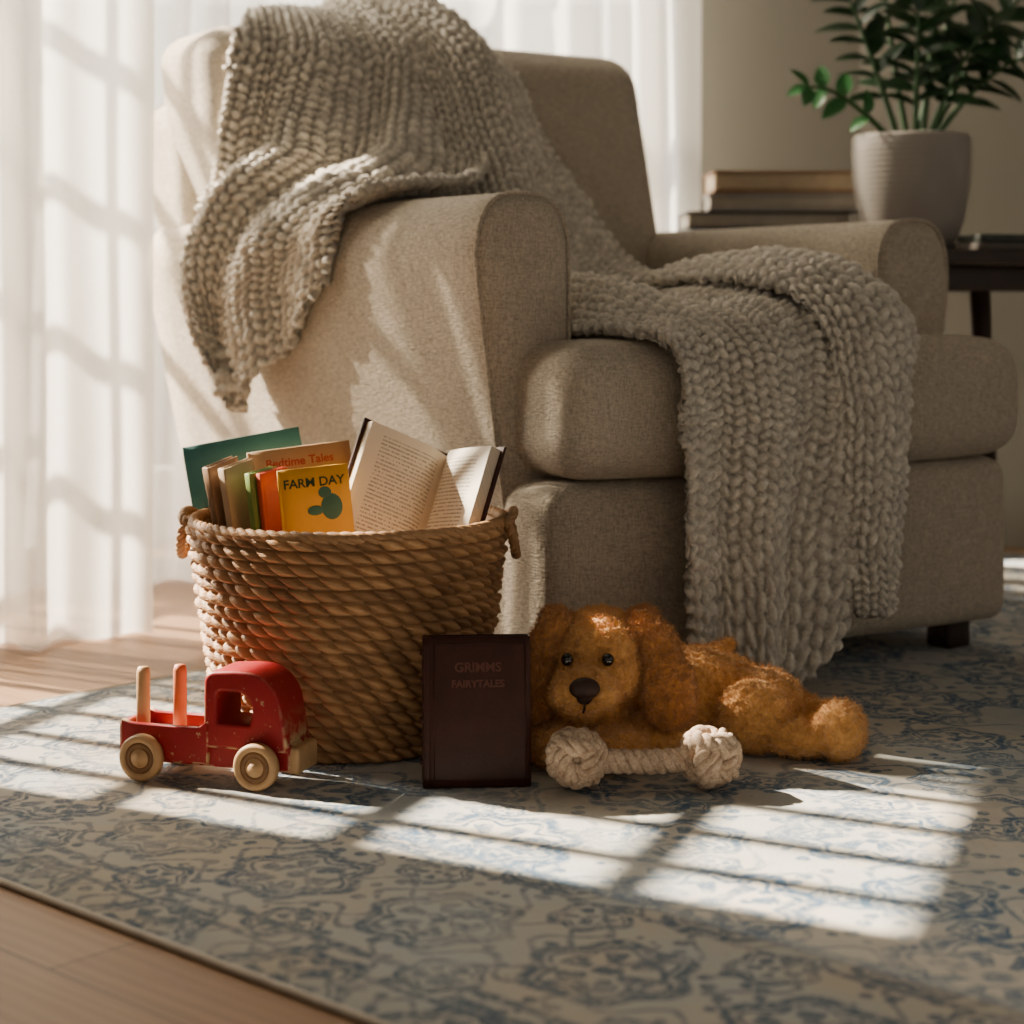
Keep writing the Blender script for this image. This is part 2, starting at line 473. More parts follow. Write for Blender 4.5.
# ------------------------------------------------------------------ blanket
def drape(name, C, parent, mid=(90, 60), off=.012, folds=None, sp=.0036, sa=.0215, sb=.018, amp=.0115):
    C = np.array(C, float)
    P = resample2(C, *mid)
    if folds is not None: P = folds(P)
    def push(P, off):
        Q = P.reshape(-1, 3)
        for i in range(len(Q)):
            p = Vector(Q[i]); loc, nr, idx, dist = BV.find_nearest(p)
            if loc is None: continue
            dd = (p-loc).dot(nr)
            if dd < off: Q[i] = (loc+nr*off)[:]
            if Q[i][2] < ZR+.012: Q[i][2] = ZR+.012
        return Q.reshape(P.shape)
    for it in range(4):
        P = push(P, off)
        S = P.copy()
        S[1:-1] = .5*P[1:-1]+.25*(P[:-2]+P[2:])
        T = S.copy(); T[:, 1:-1] = .5*S[:, 1:-1]+.25*(S[:, :-2]+S[:, 2:]); P = T
    P = push(P, off*.8)
    la = np.linalg.norm(np.diff(P, axis=0), axis=2).sum(0).mean(); lb = np.linalg.norm(np.diff(P, axis=1), axis=2).sum(1).mean()
    nu, nv = int(la/sp), int(lb/sp)
    P = resample2(P, nu, nv)
    a = np.linspace(0, la, nu)[:, None]+np.zeros((1, nv)); b = np.linspace(0, lb, nv)[None]+np.zeros((nu, 1))
    a = a+.006*np.sin(b*23)+.004*np.sin(a*31); b = b+.004*np.sin(a*19+1)+.002*np.sin(a*47)
    ga = np.gradient(P, axis=0); gb = np.gradient(P, axis=1)
    N = np.cross(ga, gb); N /= np.maximum(np.linalg.norm(N, axis=2, keepdims=True), 1e-9)
    ref = np.array((.40, .60, .35))
    pos = (N*(P-ref)).sum(2).mean() > 0
    if not pos: N = -N
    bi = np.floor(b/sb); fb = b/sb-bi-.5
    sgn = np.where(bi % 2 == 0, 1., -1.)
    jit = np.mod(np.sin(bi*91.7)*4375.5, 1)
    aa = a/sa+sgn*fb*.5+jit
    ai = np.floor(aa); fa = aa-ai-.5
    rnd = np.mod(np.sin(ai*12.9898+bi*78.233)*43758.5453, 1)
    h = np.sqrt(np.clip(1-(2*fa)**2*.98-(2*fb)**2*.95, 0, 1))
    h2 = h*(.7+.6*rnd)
    P = P+N*(h2*amp)[:, :, None]
    V, F = grid(P)
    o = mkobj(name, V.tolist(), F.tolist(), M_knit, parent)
    at = o.data.attributes.new('yarn_gap_shade', 'FLOAT', 'POINT'); at.data.foreach_set('value', (rnd*.40+.60*h).astype(np.float32).ravel())  # random tone per stitch, plus shade painted into the gaps by stitch height
    m = o.modifiers.new('s', 'SOLIDIFY'); m.thickness = .012; m.offset = -1 if pos else 1
    return o
blank = empty('knit_throw_blanket', CH, CA)
A = [
 [(.17,1.19,.80),(.20,1.19,.78),(.24,1.19,.80),(.29,1.19,.80),(.36,1.19,.82)],
 [(.13,1.12,1.0),(.17,1.12,1.03),(.22,1.11,1.04),(.28,1.11,1.05),(.36,1.11,1.04)],
 [(.07,.97,1.05),(.13,.95,1.06),(.20,.94,1.07),(.28,.94,1.07),(.38,.94,1.06)],
 [(-.01,.84,.98),(.07,.78,.985),(.17,.76,.99),(.28,.76,.99),(.39,.76,.98)],
 [(-.045,.80,.87),(.03,.74,.87),(.14,.70,.87),(.26,.69,.87),(.38,.70,.86)],
 [(-.055,.80,.77),(.00,.72,.775),(.09,.62,.78),(.19,.58,.77),(.30,.56,.76)],
 [(-.09,.82,.70),(-.07,.74,.72),(-.01,.64,.73),(.07,.50,.725),(.15,.36,.72)],
 [(-.12,.83,.60),(-.12,.76,.61),(-.095,.66,.63),(-.06,.52,.66),(.00,.37,.70)],
 [(-.11,.79,.51),(-.12,.74,.50),(-.10,.68,.53),(-.07,.56,.59),(-.03,.42,.66)],
 [(-.08,.73,.44),(-.09,.69,.385),(-.08,.66,.41),(-.06,.56,.49),(-.03,.46,.57)],
]
def foldsA(P):
    nu, nv = P.shape[:2]
    for i in range(nu):
        for j in range(nv):
            u = i/nu; v = j/nv
            k = .022*math.sin(v*17+u*5)*min(1, max(0, (u-.25)*3)) + .025*noise.noise(Vector((u*4, v*3, 2.2)))
            P[i, j] += np.array((-.6, -.5, .6))*k
    return P
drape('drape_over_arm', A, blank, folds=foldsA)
B = [
 [(.30,1.19,.80),(.35,1.19,.78),(.40,1.19,.78),(.43,1.19,.80)],
 [(.25,1.11,1.03),(.31,1.11,1.06),(.37,1.11,1.06),(.42,1.10,1.03)],
 [(.23,.94,1.06),(.29,.92,1.10),(.37,.92,1.10),(.44,.94,1.05)],
 [(.24,.74,.96),(.31,.72,.99),(.39,.72,.99),(.47,.76,.96)],
 [(.25,.67,.84),(.33,.64,.86),(.42,.65,.86),(.50,.70,.83)],
 [(.23,.60,.73),(.32,.56,.74),(.43,.57,.74),(.54,.64,.72)],
 [(.18,.52,.62),(.30,.48,.62),(.43,.49,.62),(.60,.56,.60)],
 [(.17,.38,.555),(.30,.37,.565),(.45,.40,.57),(.68,.44,.57)],
 [(.17,.22,.535),(.28,.2,.555),(.44,.2,.57),(.72,.26,.565)],
 [(.175,.08,.515),(.29,.06,.53),(.43,.05,.55),(.66,.06,.55)],
 [(.195,-.045,.49),(.31,-.05,.49),(.43,-.05,.50),(.60,-.05,.50)],
 [(.200,-.06,.38),(.31,-.065,.38),(.42,-.06,.38),(.56,-.06,.38)],
 [(.203,-.06,.25),(.31,-.065,.25),(.40,-.06,.24),(.53,-.06,.25)],
 [(.208,-.065,.105),(.29,-.09,.045),(.35,-.09,.005),(.48,-.065,.09)],
]
def foldsB(P):
    nu, nv = P.shape[:2]
    for i in range(nu):
        u = i/nu
        for j in range(nv):
            v = j/nv
            if u > .68: P[i, j, 1] -= .018*math.sin(v*14+1.5)*min(1, (u-.68)*6)+.012
            else: P[i, j, 2] += .016*math.sin(v*11+u*8)+.016*noise.noise(Vector((u*9, v*4, 5)))
    return P
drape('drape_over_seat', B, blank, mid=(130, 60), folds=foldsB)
Cc = [
 [(.42,.30,.575),(.50,.32,.60),(.60,.33,.60),(.68,.34,.56)],
 [(.43,.16,.58),(.50,.15,.615),(.60,.15,.615),(.695,.17,.565)],
 [(.44,.03,.575),(.50,.01,.595),(.59,.01,.595),(.675,.03,.55)],
 [(.46,-.065,.52),(.50,-.085,.53),(.58,-.085,.53),(.645,-.055,.50)],
 [(.475,-.075,.42),(.51,-.105,.42),(.575,-.105,.42),(.62,-.06,.42)],
 [(.475,-.075,.30),(.51,-.11,.30),(.565,-.11,.30),(.60,-.06,.30)],
 [(.475,-.075,.20),(.505,-.11,.19),(.555,-.11,.19),(.59,-.06,.20)],
 [(.48,-.075,.13),(.505,-.11,.115),(.545,-.11,.115),(.58,-.06,.125)],
]
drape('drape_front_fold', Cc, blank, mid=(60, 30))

# ------------------------------------------------------------------ basket
BC = (-.203, 2.310, ZR)
basket = empty('wicker_basket', BC)
HB = .268; ROWS = 18
def brad(z): return .152+(.196-.152)*(max(z, 0)/HB)**.85
nT, nZ = 820, ROWS*11
th = np.linspace(0, 2*math.pi, nT, endpoint=False)[None, :]; z = np.linspace(0, HB, nZ)[:, None]
K = 46
zr = z/HB*ROWS; ri = np.minimum(np.floor(zr), ROWS-1); fb = zr-ri-.5
aa = th/(2*math.pi)*K + fb*.75 + (ri % 2)*.5 + 0*z
ai = np.mod(np.floor(aa), K); fa = aa-np.floor(aa)-.5
rnd = np.mod(np.sin(ai*12.9898+ri*78.233)*43758.5453, 1)
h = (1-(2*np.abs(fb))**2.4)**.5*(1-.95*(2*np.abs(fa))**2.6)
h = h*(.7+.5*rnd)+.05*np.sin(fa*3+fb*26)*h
R = np.vectorize(brad)(z)+h*.0115-.004
P = np.stack([R*np.cos(th), R*np.sin(th), z+0*th], -1)
V, F = grid(P, cv=True)
def wick():
    n = NT('water_hyacinth'); o = n.obj()
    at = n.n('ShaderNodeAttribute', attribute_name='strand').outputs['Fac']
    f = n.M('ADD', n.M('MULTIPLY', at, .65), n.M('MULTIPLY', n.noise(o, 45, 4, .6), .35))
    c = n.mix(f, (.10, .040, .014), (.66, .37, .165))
    n.pr(c, .55, n.bump(n.noise(n.mapping(o, scale=(1, 1, 3)), 160, 4), .6, .002), spec=.35)
    return n.m
M_wick = wick()
o = mkobj('woven_body', V.tolist(), F.tolist(), M_wick, basket)
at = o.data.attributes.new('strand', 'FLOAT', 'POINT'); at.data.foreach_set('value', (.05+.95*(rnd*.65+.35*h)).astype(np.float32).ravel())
def setattrib(o, v=.5):
    at = o.data.attributes.new('strand', 'FLOAT', 'POINT'); at.data.foreach_set('value', np.full(len(o.data.vertices), v, np.float32)+np.random.rand(len(o.data.vertices)).astype(np.float32)*.1)
setattrib(lathe([(.001, .008), (.146, .008), (.147, .012), (.185, HB-.004), (.192, HB-.002)], 64, 'lining', M_wick, basket), .2)
ring = [(.193*math.cos(a), .193*math.sin(a), HB+.001) for a in np.linspace(0, 2*math.pi, 400, endpoint=False)]
V, F = rope(ring, .0075, 3, .045, True); setattrib(mkobj('rim', V, F, M_wick, basket), .55)
for s, nm in ((-1, 'handle_left'), (1, 'handle_right')):
    pts = []
    for k in range(41):
        a = math.pi*k/40
        out = .195+.013*math.sin(a)**.5 if 0 < k < 40 else .191
        pts.append((s*out, .042*math.cos(a), HB+.002-.045*math.sin(a)))
    pts2 = [(s*(.193+.012*math.sin(math.pi*k/40)**.5), .042*math.cos(math.pi*k/40), HB+.010*math.sin(math.pi*k/40)) for k in range(41)]
    V, F = merge(rope(pts, .0062, 3, .03), rope(pts2, .0062, 3, .03))
    setattrib(mkobj(nm, V, F, M_wick, basket), .4)

# ------------------------------------------------------------------ books
def page_edge():
    n = NT('page_edges'); o = n.obj()
    w = n.noise(n.mapping(o, scale=(2, 900, 2)), 1, 2)
    n.pr(n.mix(w, (.40, .32, .22), (.74, .66, .52)), .85, n.bump(w, .4, .001)); return n.m
M_edge = page_edge()
def bookmesh(name, w, h, t, cover, parent=None):
    c = .0022
    a = merge(rbox((0, 0, 0), (w, c, h), .0009, n=3), rbox((0, t-c, 0), (w, t, h), .0009, n=3), rbox((-.001, 0, 0), (c*1.2, t, h), .0011, n=3))
    mkobj(name+'_cover', *a, cover, parent)
    mkobj(name+'_pages', *rbox((c, c*.8, .003), (w-.004, t-c*.8, h-.003), .0006, n=2), M_edge, parent)
def text(name, s, size, loc, rot, mat, parent, ext=.0003):
    cu = bpy.data.curves.new(name, 'FONT'); cu.body = s; cu.size = size; cu.extrude = ext; cu.align_x = 'CENTER'; cu.offset = .0003
    o = bpy.data.objects.new(name, cu); cu.materials.append(mat); o.location = loc; o.rotation_euler = rot
    return link(o, parent)
def place_book(name, w, h, t, col, topc, roll=0, yaw=0, leanb=0, rough=.45, title=None, tcol=(.05, .04, .03), tsize=.018):
    mat = simple(name+'_cover', col, rough, .12, 25, .1, 120)
    e = empty(name); R = Euler((leanb, roll, yaw), 'XYZ').to_matrix()
    e.rotation_euler = (leanb, roll, yaw)
    e.location = Vector(topc)-R @ Vector((w/2, 0, h))
    bookmesh(name, w, h, t, mat, e)
    if title:
        tm = simple(name+'_ink', tcol, .6, .1)
        text('title', title, tsize, (w/2, -.0004, h-.008-tsize), (math.radians(90), 0, 0), tm, e)
    return e
place_book('teal_picture_book', .150, .145, .014, (.06, .21, .20), (-.349, 2.378, .374), roll=D(-10), yaw=D(6), leanb=D(-4))
place_book('tan_storybook', .130, .160, .013, (.52, .33, .18), (-.272, 2.350, .364), roll=D(-7), yaw=D(4), leanb=D(-3), title='Bedtime Tales', tcol=(.45, .07, .04), tsize=.015)
place_book('brown_storybook', .050, .15, .012, (.30, .18, .10), (-.362, 2.317, .347), roll=D(-14), yaw=D(50))
place_book('cream_storybook', .050, .15, .012, (.55, .40, .25), (-.340, 2.304, .346), roll=D(-12), yaw=D(50))
place_book('green_storybook', .045, .15, .010, (.18, .27, .06), (-.307, 2.284, .340), roll=D(-9), yaw=D(50))
place_book('orange_storybook', .045, .15, .008, (.60, .09, .03), (-.294, 2.282, .340), roll=D(-8), yaw=D(50))
yb = place_book('yellow_picture_book', .086, .145, .010, (.80, .43, .03), (-.244, 2.258, .346), roll=D(-6), yaw=D(4), leanb=D(-3), title='FARM DAY', tcol=(.03, .06, .02), tsize=.0155)
V, F = merge(ell((.062, -.0003, .095), (.013, .001, .016)), ell((.055, -.0004, .113), (.008, .001, .007)), ell((.042, -.0003, .092), (.01, .001, .006)))
mkobj('picture', V, F, simple('yb_pic', (.05, .16, .12), .5), yb)
Hx = Vector((.27, .35, .9)).normalized()
Lx = Vector((-.083, -.041, .041)); Lx = (Lx-Hx*Lx.dot(Hx)).normalized()
Rx = Vector((.062, -.089, .016)); Rx = (Rx-Hx*Rx.dot(Hx)).normalized()
G = Vector((-.082, 2.372, .347)); PH = .15; PW = .122
ob = empty('open_book', G)
def pagetext():
    n = NT('printed_page'); uv = n.n('ShaderNodeTexCoord').outputs['UV']; s = n.sep(uv)
    v = n.M('MULTIPLY', s[1], 30); line = n.M('LESS_THAN', n.M('ABSOLUTE', n.M('SUBTRACT', n.M('FRACT', v), .5)), .2)
    w = n.noise(n.comb(n.M('MULTIPLY', s[0], 55), n.M('MULTIPLY', n.M('FLOOR', v), 7.3), 0), 1, 3, .8)
    wd = n.M('GREATER_THAN', w, .47)
    mx = n.M('MULTIPLY', n.M('GREATER_THAN', s[0], .14), n.M('LESS_THAN', s[0], .84))
    my = n.M('MULTIPLY', n.M('GREATER_THAN', s[1], .06), n.M('LESS_THAN', s[1], .92))
    f = n.M('MULTIPLY', n.M('MULTIPLY', line, wd), n.M('MULTIPLY', mx, my))
    n.pr(n.mix(n.M('MULTIPLY', f, .65), (.80, .72, .58), (.10, .08, .06)), .8); return n.m
M_text = pagetext()
def page_block(name, W, Nin, mat, thick=.016):
    nx, nz = 24, 12; top = []
    for i in range(nx+1):
        u = i/nx
        zz = thick*min(1, .15+u*3.2)
        top.append([tuple(W*(PW*u)+Nin*(zz+.004*math.sin(u*math.pi))-Hx*(PH*k/nz)) for k in range(nz+1)])
    T = np.array(top)
    bot = np.array([[tuple(W*(PW*i/nx)+Nin*.001-Hx*(PH*k/nz)) for k in range(nz+1)] for i in range(nx+1)])
    me = bpy.data.meshes.new(name); V, F = grid(T); me.from_pydata(V.tolist(), [], F.tolist())
    uvl = me.uv_layers.new(name='UVMap')
    for l in me.loops:
        i, k = divmod(l.vertex_index, nz+1)
        uvl.data[l.index].uv = (i/nx, 1-k/nz)
    me.materials.append(mat); me.shade_smooth(); o = bpy.data.objects.new(name, me); link(o, ob)
    loop_t = [T[i, 0] for i in range(nx+1)]+[T[nx, k] for k in range(1, nz+1)]+[T[i, nz] for i in range(nx-1, -1, -1)]
    loop_b = [bot[i, 0] for i in range(nx+1)]+[bot[nx, k] for k in range(1, nz+1)]+[bot[i, nz] for i in range(nx-1, -1, -1)]
    grid_obj(name+'_edge', np.array([loop_t, loop_b]), M_edge, ob, smooth=False)
Nl = Vector((.0513, -.0858, .018)); Nl = (Nl-Hx*Nl.dot(Hx)-Lx*Nl.dot(Lx)).normalized()
Nr = Vector((-.0857, -.0515, .0457)); Nr = (Nr-Hx*Nr.dot(Hx)-Rx*Nr.dot(Rx)).normalized()
page_block('page_left', Lx, Nl, M_text); page_block('page_right', Rx, Nr, M_text)
M_leather = simple('dark_leather', (.042, .010, .005), .42, .25, 40, .5, 260, spec=.25, bd=.0008)
def slab(W, N):
    V = []
    for u in (-.002, PW+.005):
        for k in (-.005, PH+.005):
            for tt in (-.003, .0005): V.append(tuple(W*u-Hx*k+N*tt))
    return V, [(0, 1, 3, 2), (4, 6, 7, 5), (0, 4, 5, 1), (2, 3, 7, 6), (0, 2, 6, 4), (1, 5, 7, 3)]
mkobj('cover', *merge(slab(Lx, Nl), slab(Rx, Nr)), M_leather, ob, smooth=False)
db = empty('leather_bound_book', (-.096, 2.050, ZR+.0003), 0); db.rotation_euler = (D(-6), 0, D(4))
W_, H_, T_ = .118, .166, .032
V, F = merge(rbox((0, 0, 0), (W_, .004, H_), .0018, n=6), rbox((0, T_-.004, 0), (W_, T_, H_), .0018, n=6), rbox((-.003, 0, 0), (.005, T_, H_), .002, n=6))
mkobj('cover', V, F, M_leather, db)
V, F = merge(*[rbox((-.0055, .001, z), (.004, T_-.001, z+.006), .0012, n=4) for z in (.025, .07, .115, .145)]); mkobj('spine_bands', V, F, M_leather, db)
mkobj('pages', *rbox((.004, .0038, .003), (W_-.004, T_-.0038, H_-.003), .001, n=3), M_edge, db)
M_emb = simple('embossed', (.10, .028, .013), .4, .1)
text('title', 'GRIMMS', .0145, (W_/2, -.0003, .127), (D(90), 0, 0), M_emb, db)
text('subtitle', 'FAIRYTALES', .0112, (W_/2, -.0003, .110), (D(90), 0, 0), M_emb, db)
x0, x1, z0, z1 = .010, W_-.006, .008, H_-.008
V, F = merge(*[tube([a_, b_], .0006, 6) for a_, b_ in (((x0, 0, z0), (x1, 0, z0)), ((x1, 0, z0), (x1, 0, z1)), ((x1, 0, z1), (x0, 0, z1)), ((x0, 0, z1), (x0, 0, z0)))])
mkobj('border', V, F, M_leather, db)

# ------------------------------------------------------------------ toy truck
def paint(name, col):
    n = NT(name); o = n.obj()
    ge = n.n('ShaderNodeNewGeometry').outputs['Pointiness']
    sc = n.rng(n.noise(n.mapping(o, scale=(1, 1, 3)), 120, 5, .75), .64, .68)
    ed = n.M('MULTIPLY', n.rng(ge, .53, .58), n.rng(n.noise(o, 90, 4), .42, .55))
    f = n.M('MAXIMUM', sc, ed, clamp=True)
    base = n.mix(n.noise(o, 25, 3), tuple(c*.75 for c in col), tuple(min(1, c*1.15) for c in col))
    n.pr(n.mix(f, base, (.50, .33, .17)), .45, n.bump(f, .4, .0008), spec=.35); return n.m
M_red = paint('red_paint', (.30, .008, .011)); M_peg = simple('beech_wood', (.55, .32, .15), .5, .15, 40, .2, 200)
M_pegr = simple('stained_peg', (.60, .17, .07), .5, .15, 40)
M_beech = simple('beech_wheel', (.50, .30, .14), .5, .2, 50, .2, 200)
M_hub = simple('wheel_groove', (.22, .11, .045), .6, .2, 50, .2, 200)
truck = empty('toy_truck', (-.415, 2.096, ZR), D(-17.6))
def extr(name, outer, holes, y0, y1, mat, bev=.003):
    cu = bpy.data.curves.new(name, 'CURVE'); cu.dimensions = '2D'; cu.fill_mode = 'BOTH'
    for pl in [outer]+holes:
        s = cu.splines.new('POLY'); s.points.add(len(pl)-1)
        for p, q in zip(s.points, pl): p.co = (q[0], q[1], 0, 1)
        s.use_cyclic_u = True
    cu.extrude = (y1-y0)/2-bev; cu.bevel_depth = bev; cu.bevel_resolution = 3; cu.offset = -bev
    o = bpy.data.objects.new(name, cu); cu.materials.append(mat); link(o, truck)
    o.rotation_euler = (D(90), 0, 0); o.location = (0, (y0+y1)/2, 0)
    dg = bpy.context.evaluated_depsgraph_get(); dg.update()
    me = bpy.data.meshes.new_from_object(o.evaluated_get(dg)); o2 = bpy.data.objects.new(name, me)
    o2.rotation_euler = o.rotation_euler; o2.location = o.location; bpy.data.objects.remove(o); link(o2, truck)
    return o2
def arc(cx, cy, r, a0, a1, n=10): return [(cx+r*math.cos(D(a0+(a1-a0)*k/n)), cy+r*math.sin(D(a0+(a1-a0)*k/n))) for k in range(n+1)]
TW = .066
cab = [(.072, .040), (.072, .104)]+arc(.086, .112, .014, 175, 95, 6)+[(.110, .128)]+arc(.122, .084, .044, 95, 12, 12)+[(.1715, .06), (.174, .040)]
hole = [(.088, .068), (.128, .068)]+arc(.112, .084, .020, 0, 90, 6)[0:]+arc(.094, .098, .006, 90, 180, 4)
extr('cab', cab, [hole], 0, TW, M_red, .004)
extr('chassis', [(-.030, .018), (.176, .018), (.176, .048), (-.030, .048)], [], .004, TW-.004, M_red, .003)
side = [(-.031, .022), (.078, .022), (.078, .070), (.065, .062), (-.020, .062), (-.031, .066)]
extr('bed_side_near', side, [], -.002, .007, M_red, .002)
extr('bed_side_far', side, [], TW-.007, TW+.002, M_red, .002)
mkobj('tailgate', *rbox((-.034, 0, .022), (-.026, TW, .063), .002, n=4), M_red, truck)
mkobj('bumper', *rbox((.172, .006, .016), (.186, TW-.006, .046), .004, n=6), M_beech, truck)
for i, (x, y, m_) in enumerate(((-.012, .016, M_peg), (.022, .040, M_pegr))):
    lathe([(.0001, .04), (.0078, .04), (.0078, .117), (.0062, .1225), (.0001, .1235)], 24, 'peg_%d' % (i+1), m_, truck, (x, y, 0))
def wheel(nm, x, y):
    prof = [(.0001, 0), (.0235, 0), (.026, .0025), (.026, .0115), (.0235, .014), (.019, .0142), (.0175, .0118), (.011, .0118), (.0095, .0145), (.006, .0155), (.0055, .018), (.0001, .019)]
    rot = (D(90 if y < .03 else -90), 0, 0)
    o = lathe(prof, 48, nm, M_beech, truck); o.rotation_euler = rot; o.location = (x, y, .026)
    g = lathe([(.0108, .0116), (.0108, .0123), (.0176, .0123), (.0176, .0116)], 48, nm+'_groove', M_hub, truck); g.rotation_euler = rot; g.location = (x, y, .026)
wheel('wheel_1', 0, -.003); wheel('wheel_2', .142, -.003); wheel('wheel_3', 0, TW+.003); wheel('wheel_4', .142, TW+.003)

# ------------------------------------------------------------------ plush dog
def plush(name, c1, c2):
    n = NT(name); o = n.obj()
    f = n.M('ADD', n.M('MULTIPLY', n.noise(o, 14, 3), .4), n.M('MULTIPLY', n.rng(n.noise(o, 130, 3, .7), .3, .7), .6))
    n.pr(n.mix(f, c1, c2), .95, n.bump(n.noise(o, 210, 4, .7), .9, .003), sheen=.4, spec=.1); return n.m
M_dog = plush('golden_plush', (.52, .215, .045), (.90, .50, .165)); M_ear = plush('ear_plush', (.34, .125, .028), (.66, .30, .085))
M_black = simple('nose_felt', (.035, .013, .008), .6, .2, 100, .4, 300); M_eye = simple('button_eye', (.004, .003, .003), .12, 0, 10, 0, 10, spec=.8)
DO = Vector((.2, 2.25, ZR)); DOW = Vector((.2, 2.222, ZR))
dog = empty('plush_dog', DOW)
def dp(lst): return merge(*[ell((c[0]-DO.x, c[1]-DO.y, c[2]), r, *(x)) for c, r, *x in lst])
def furry(name, lst, mat, vox=.004, it=10, n=16000, ln=.0045):
    V, F = dp(lst); o = mkobj(name, V, F, mat, dog)
    m = o.modifiers.new('r', 'REMESH'); m.mode = 'VOXEL'; m.voxel_size = vox
    m = o.modifiers.new('s', 'SMOOTH'); m.factor = .5; m.iterations = it
    m = o.modifiers.new('ss', 'SUBSURF'); m.levels = 1
    tx = bpy.data.textures.new(name+'_t', 'CLOUDS'); tx.noise_scale = .0075; tx.noise_depth = 1
    m = o.modifiers.new('d', 'DISPLACE'); m.texture = tx; m.strength = .0065; m.mid_level = .5
    bake(o); o.data.shade_smooth()
    ps = o.modifiers.new('fur', 'PARTICLE_SYSTEM'); st = ps.particle_system.settings
    st.type = 'HAIR'; st.count = n; st.hair_length = ln; st.hair_step = 2; st.display_step = 2; st.render_step = 2
    st.use_advanced_hair = True; st.normal_factor = .0010; st.factor_random = .0010; st.brownian_factor = 0
    st.root_radius = 1; st.tip_radius = .3; st.radius_scale = .0006; st.material = 1
    return o
furry('body', [
 ((.225, 2.300, .060), (.090, .058, .056), (0, D(6), 0)), ((.300, 2.290, .048), (.060, .052, .044)), ((.155, 2.275, .056), (.058, .056, .054)),
 ((.125, 2.25, .085), (.045, .045, .045)), ((.09, 2.215, .055), (.05, .035, .035)),
 ((.045, 2.180, .025), (.030, .062, .023), (0, 0, D(15))), ((.120, 2.168, .026), (.042, .052, .024), (0, 0, D(-10))), ((.165, 2.215, .03), (.04, .05, .028)),
 ((.290, 2.236, .046), (.046, .034, .044)), ((.340, 2.212, .026), (.048, .024, .023), (0, 0, D(-8))), ((.386, 2.203, .037), (.031, .034, .036)),
 ((.360, 2.292, .030), (.045, .026, .028), (0, 0, D(-15))),
 ((.255, 2.352, .098), (.034, .013, .013), (0, D(-25), D(20))), ((.28, 2.345, .082), (.03, .013, .013)),
], M_dog, n=24000, it=5)
furry('head', [
 ((.104, 2.215, .126), (.055, .052, .052)), ((.102, 2.20, .106), (.056, .046, .040)), ((.086, 2.166, .096), (.040, .040, .028)),
 ((.066, 2.152, .091), (.022, .026, .020)), ((.102, 2.150, .091), (.022, .026, .020)), ((.083, 2.160, .077), (.026, .028, .015)),
], M_dog, it=5, n=9000, ln=.003)
furry('ear_right', [((.152, 2.203, .160), (.024, .024, .020), (0, D(-35), 0)), ((.174, 2.185, .130), (.025, .015, .040), (0, D(-14), 0)), ((.183, 2.172, .092), (.032, .016, .042), (0, D(-6), 0)), ((.184, 2.168, .068), (.031, .016, .026))], M_ear, it=4, n=6500)
furry('ear_left', [((.054, 2.208, .160), (.024, .022, .020), (0, D(35), 0)), ((.037, 2.196, .130), (.021, .015, .040), (0, D(14), 0)), ((.030, 2.186, .092), (.024, .016, .040)), ((.030, 2.184, .070), (.022, .016, .024))], M_ear, it=4, n=5500)
mkobj('nose', *dp([((.082, 2.118, .103), (.0175, .011, .0125)), ((.082, 2.120, .096), (.010, .009, .012))]), M_black, dog)
mkobj('eye_left', *dp([((.0635, 2.1530, .129), (.0072, .008, .0076))]), M_eye, dog)
mkobj('eye_right', *dp([((.110, 2.1520, .129), (.0072, .008, .0076))]), M_eye, dog)
V, F = tube([(.082-DO.x, 2.119-DO.y, .089), (.082-DO.x, 2.122-DO.y, .079), (.081-DO.x, 2.130-DO.y, .073)], .0014, 6); mkobj('mouth_seam', V, F, M_black, dog)

# ------------------------------------------------------------------ rope bone
def ropemat():
    n = NT('cotton_rope'); o = n.obj()
    f = n.noise(o, 260, 3, .7); g = n.noise(o, 60, 3, .6)
    f2 = n.M('ADD', n.M('MULTIPLY', f, .6), n.M('MULTIPLY', g, .4))
    n.pr(n.mix(n.rng(f2, .3, .7), (.26, .15, .09), (.76, .60, .44)), .9, n.bump(f, .8, .002), sheen=.1, spec=.1); return n.m
M_rope = ropemat()
bone = empty('rope_bone_toy', (.145, 2.040, ZR))
def knot(cx, cy, cz, seed):
    rr = random.Random(seed); parts = []
    C = Vector((cx, cy, cz))
    for k, (rx, ry, rz, off) in enumerate(((0, 0, 0, .012), (0, 0, 0, -.012), (90, 20, 0, .012), (90, 20, 0, -.012), (25, 90, 30, .011), (25, 90, 30, -.011))):
        e = Euler((D(rx+rr.uniform(-12, 12)), D(ry+rr.uniform(-12, 12)), D(rz+rr.uniform(0, 60)))).to_matrix()
        rad = .0215
        pts = [C+e @ Vector((rad*math.cos(a), rad*math.sin(a), off+.003*math.sin(2*a))) for a in np.linspace(0, 2*math.pi, 64, endpoint=False)]
        parts.append(rope(pts, .0105, 3, .034, True, 8, .5))
    return merge(*parts)
xa, xb = -.074, .074
V, F = merge(knot(xa, 0, .037, 3), knot(xb, .006, .037, 8), ell((xa, 0, .036), (.018, .018, .018)), ell((xb, .006, .036), (.018, .018, .018)),
             rope([(xa+(xb-xa)*k/80, .006*k/80, .036-.004*math.sin(math.pi*k/80)) for k in range(81)], .0135, 3, .036, sr=.5))
mkobj('rope', V, F, M_rope, bone)

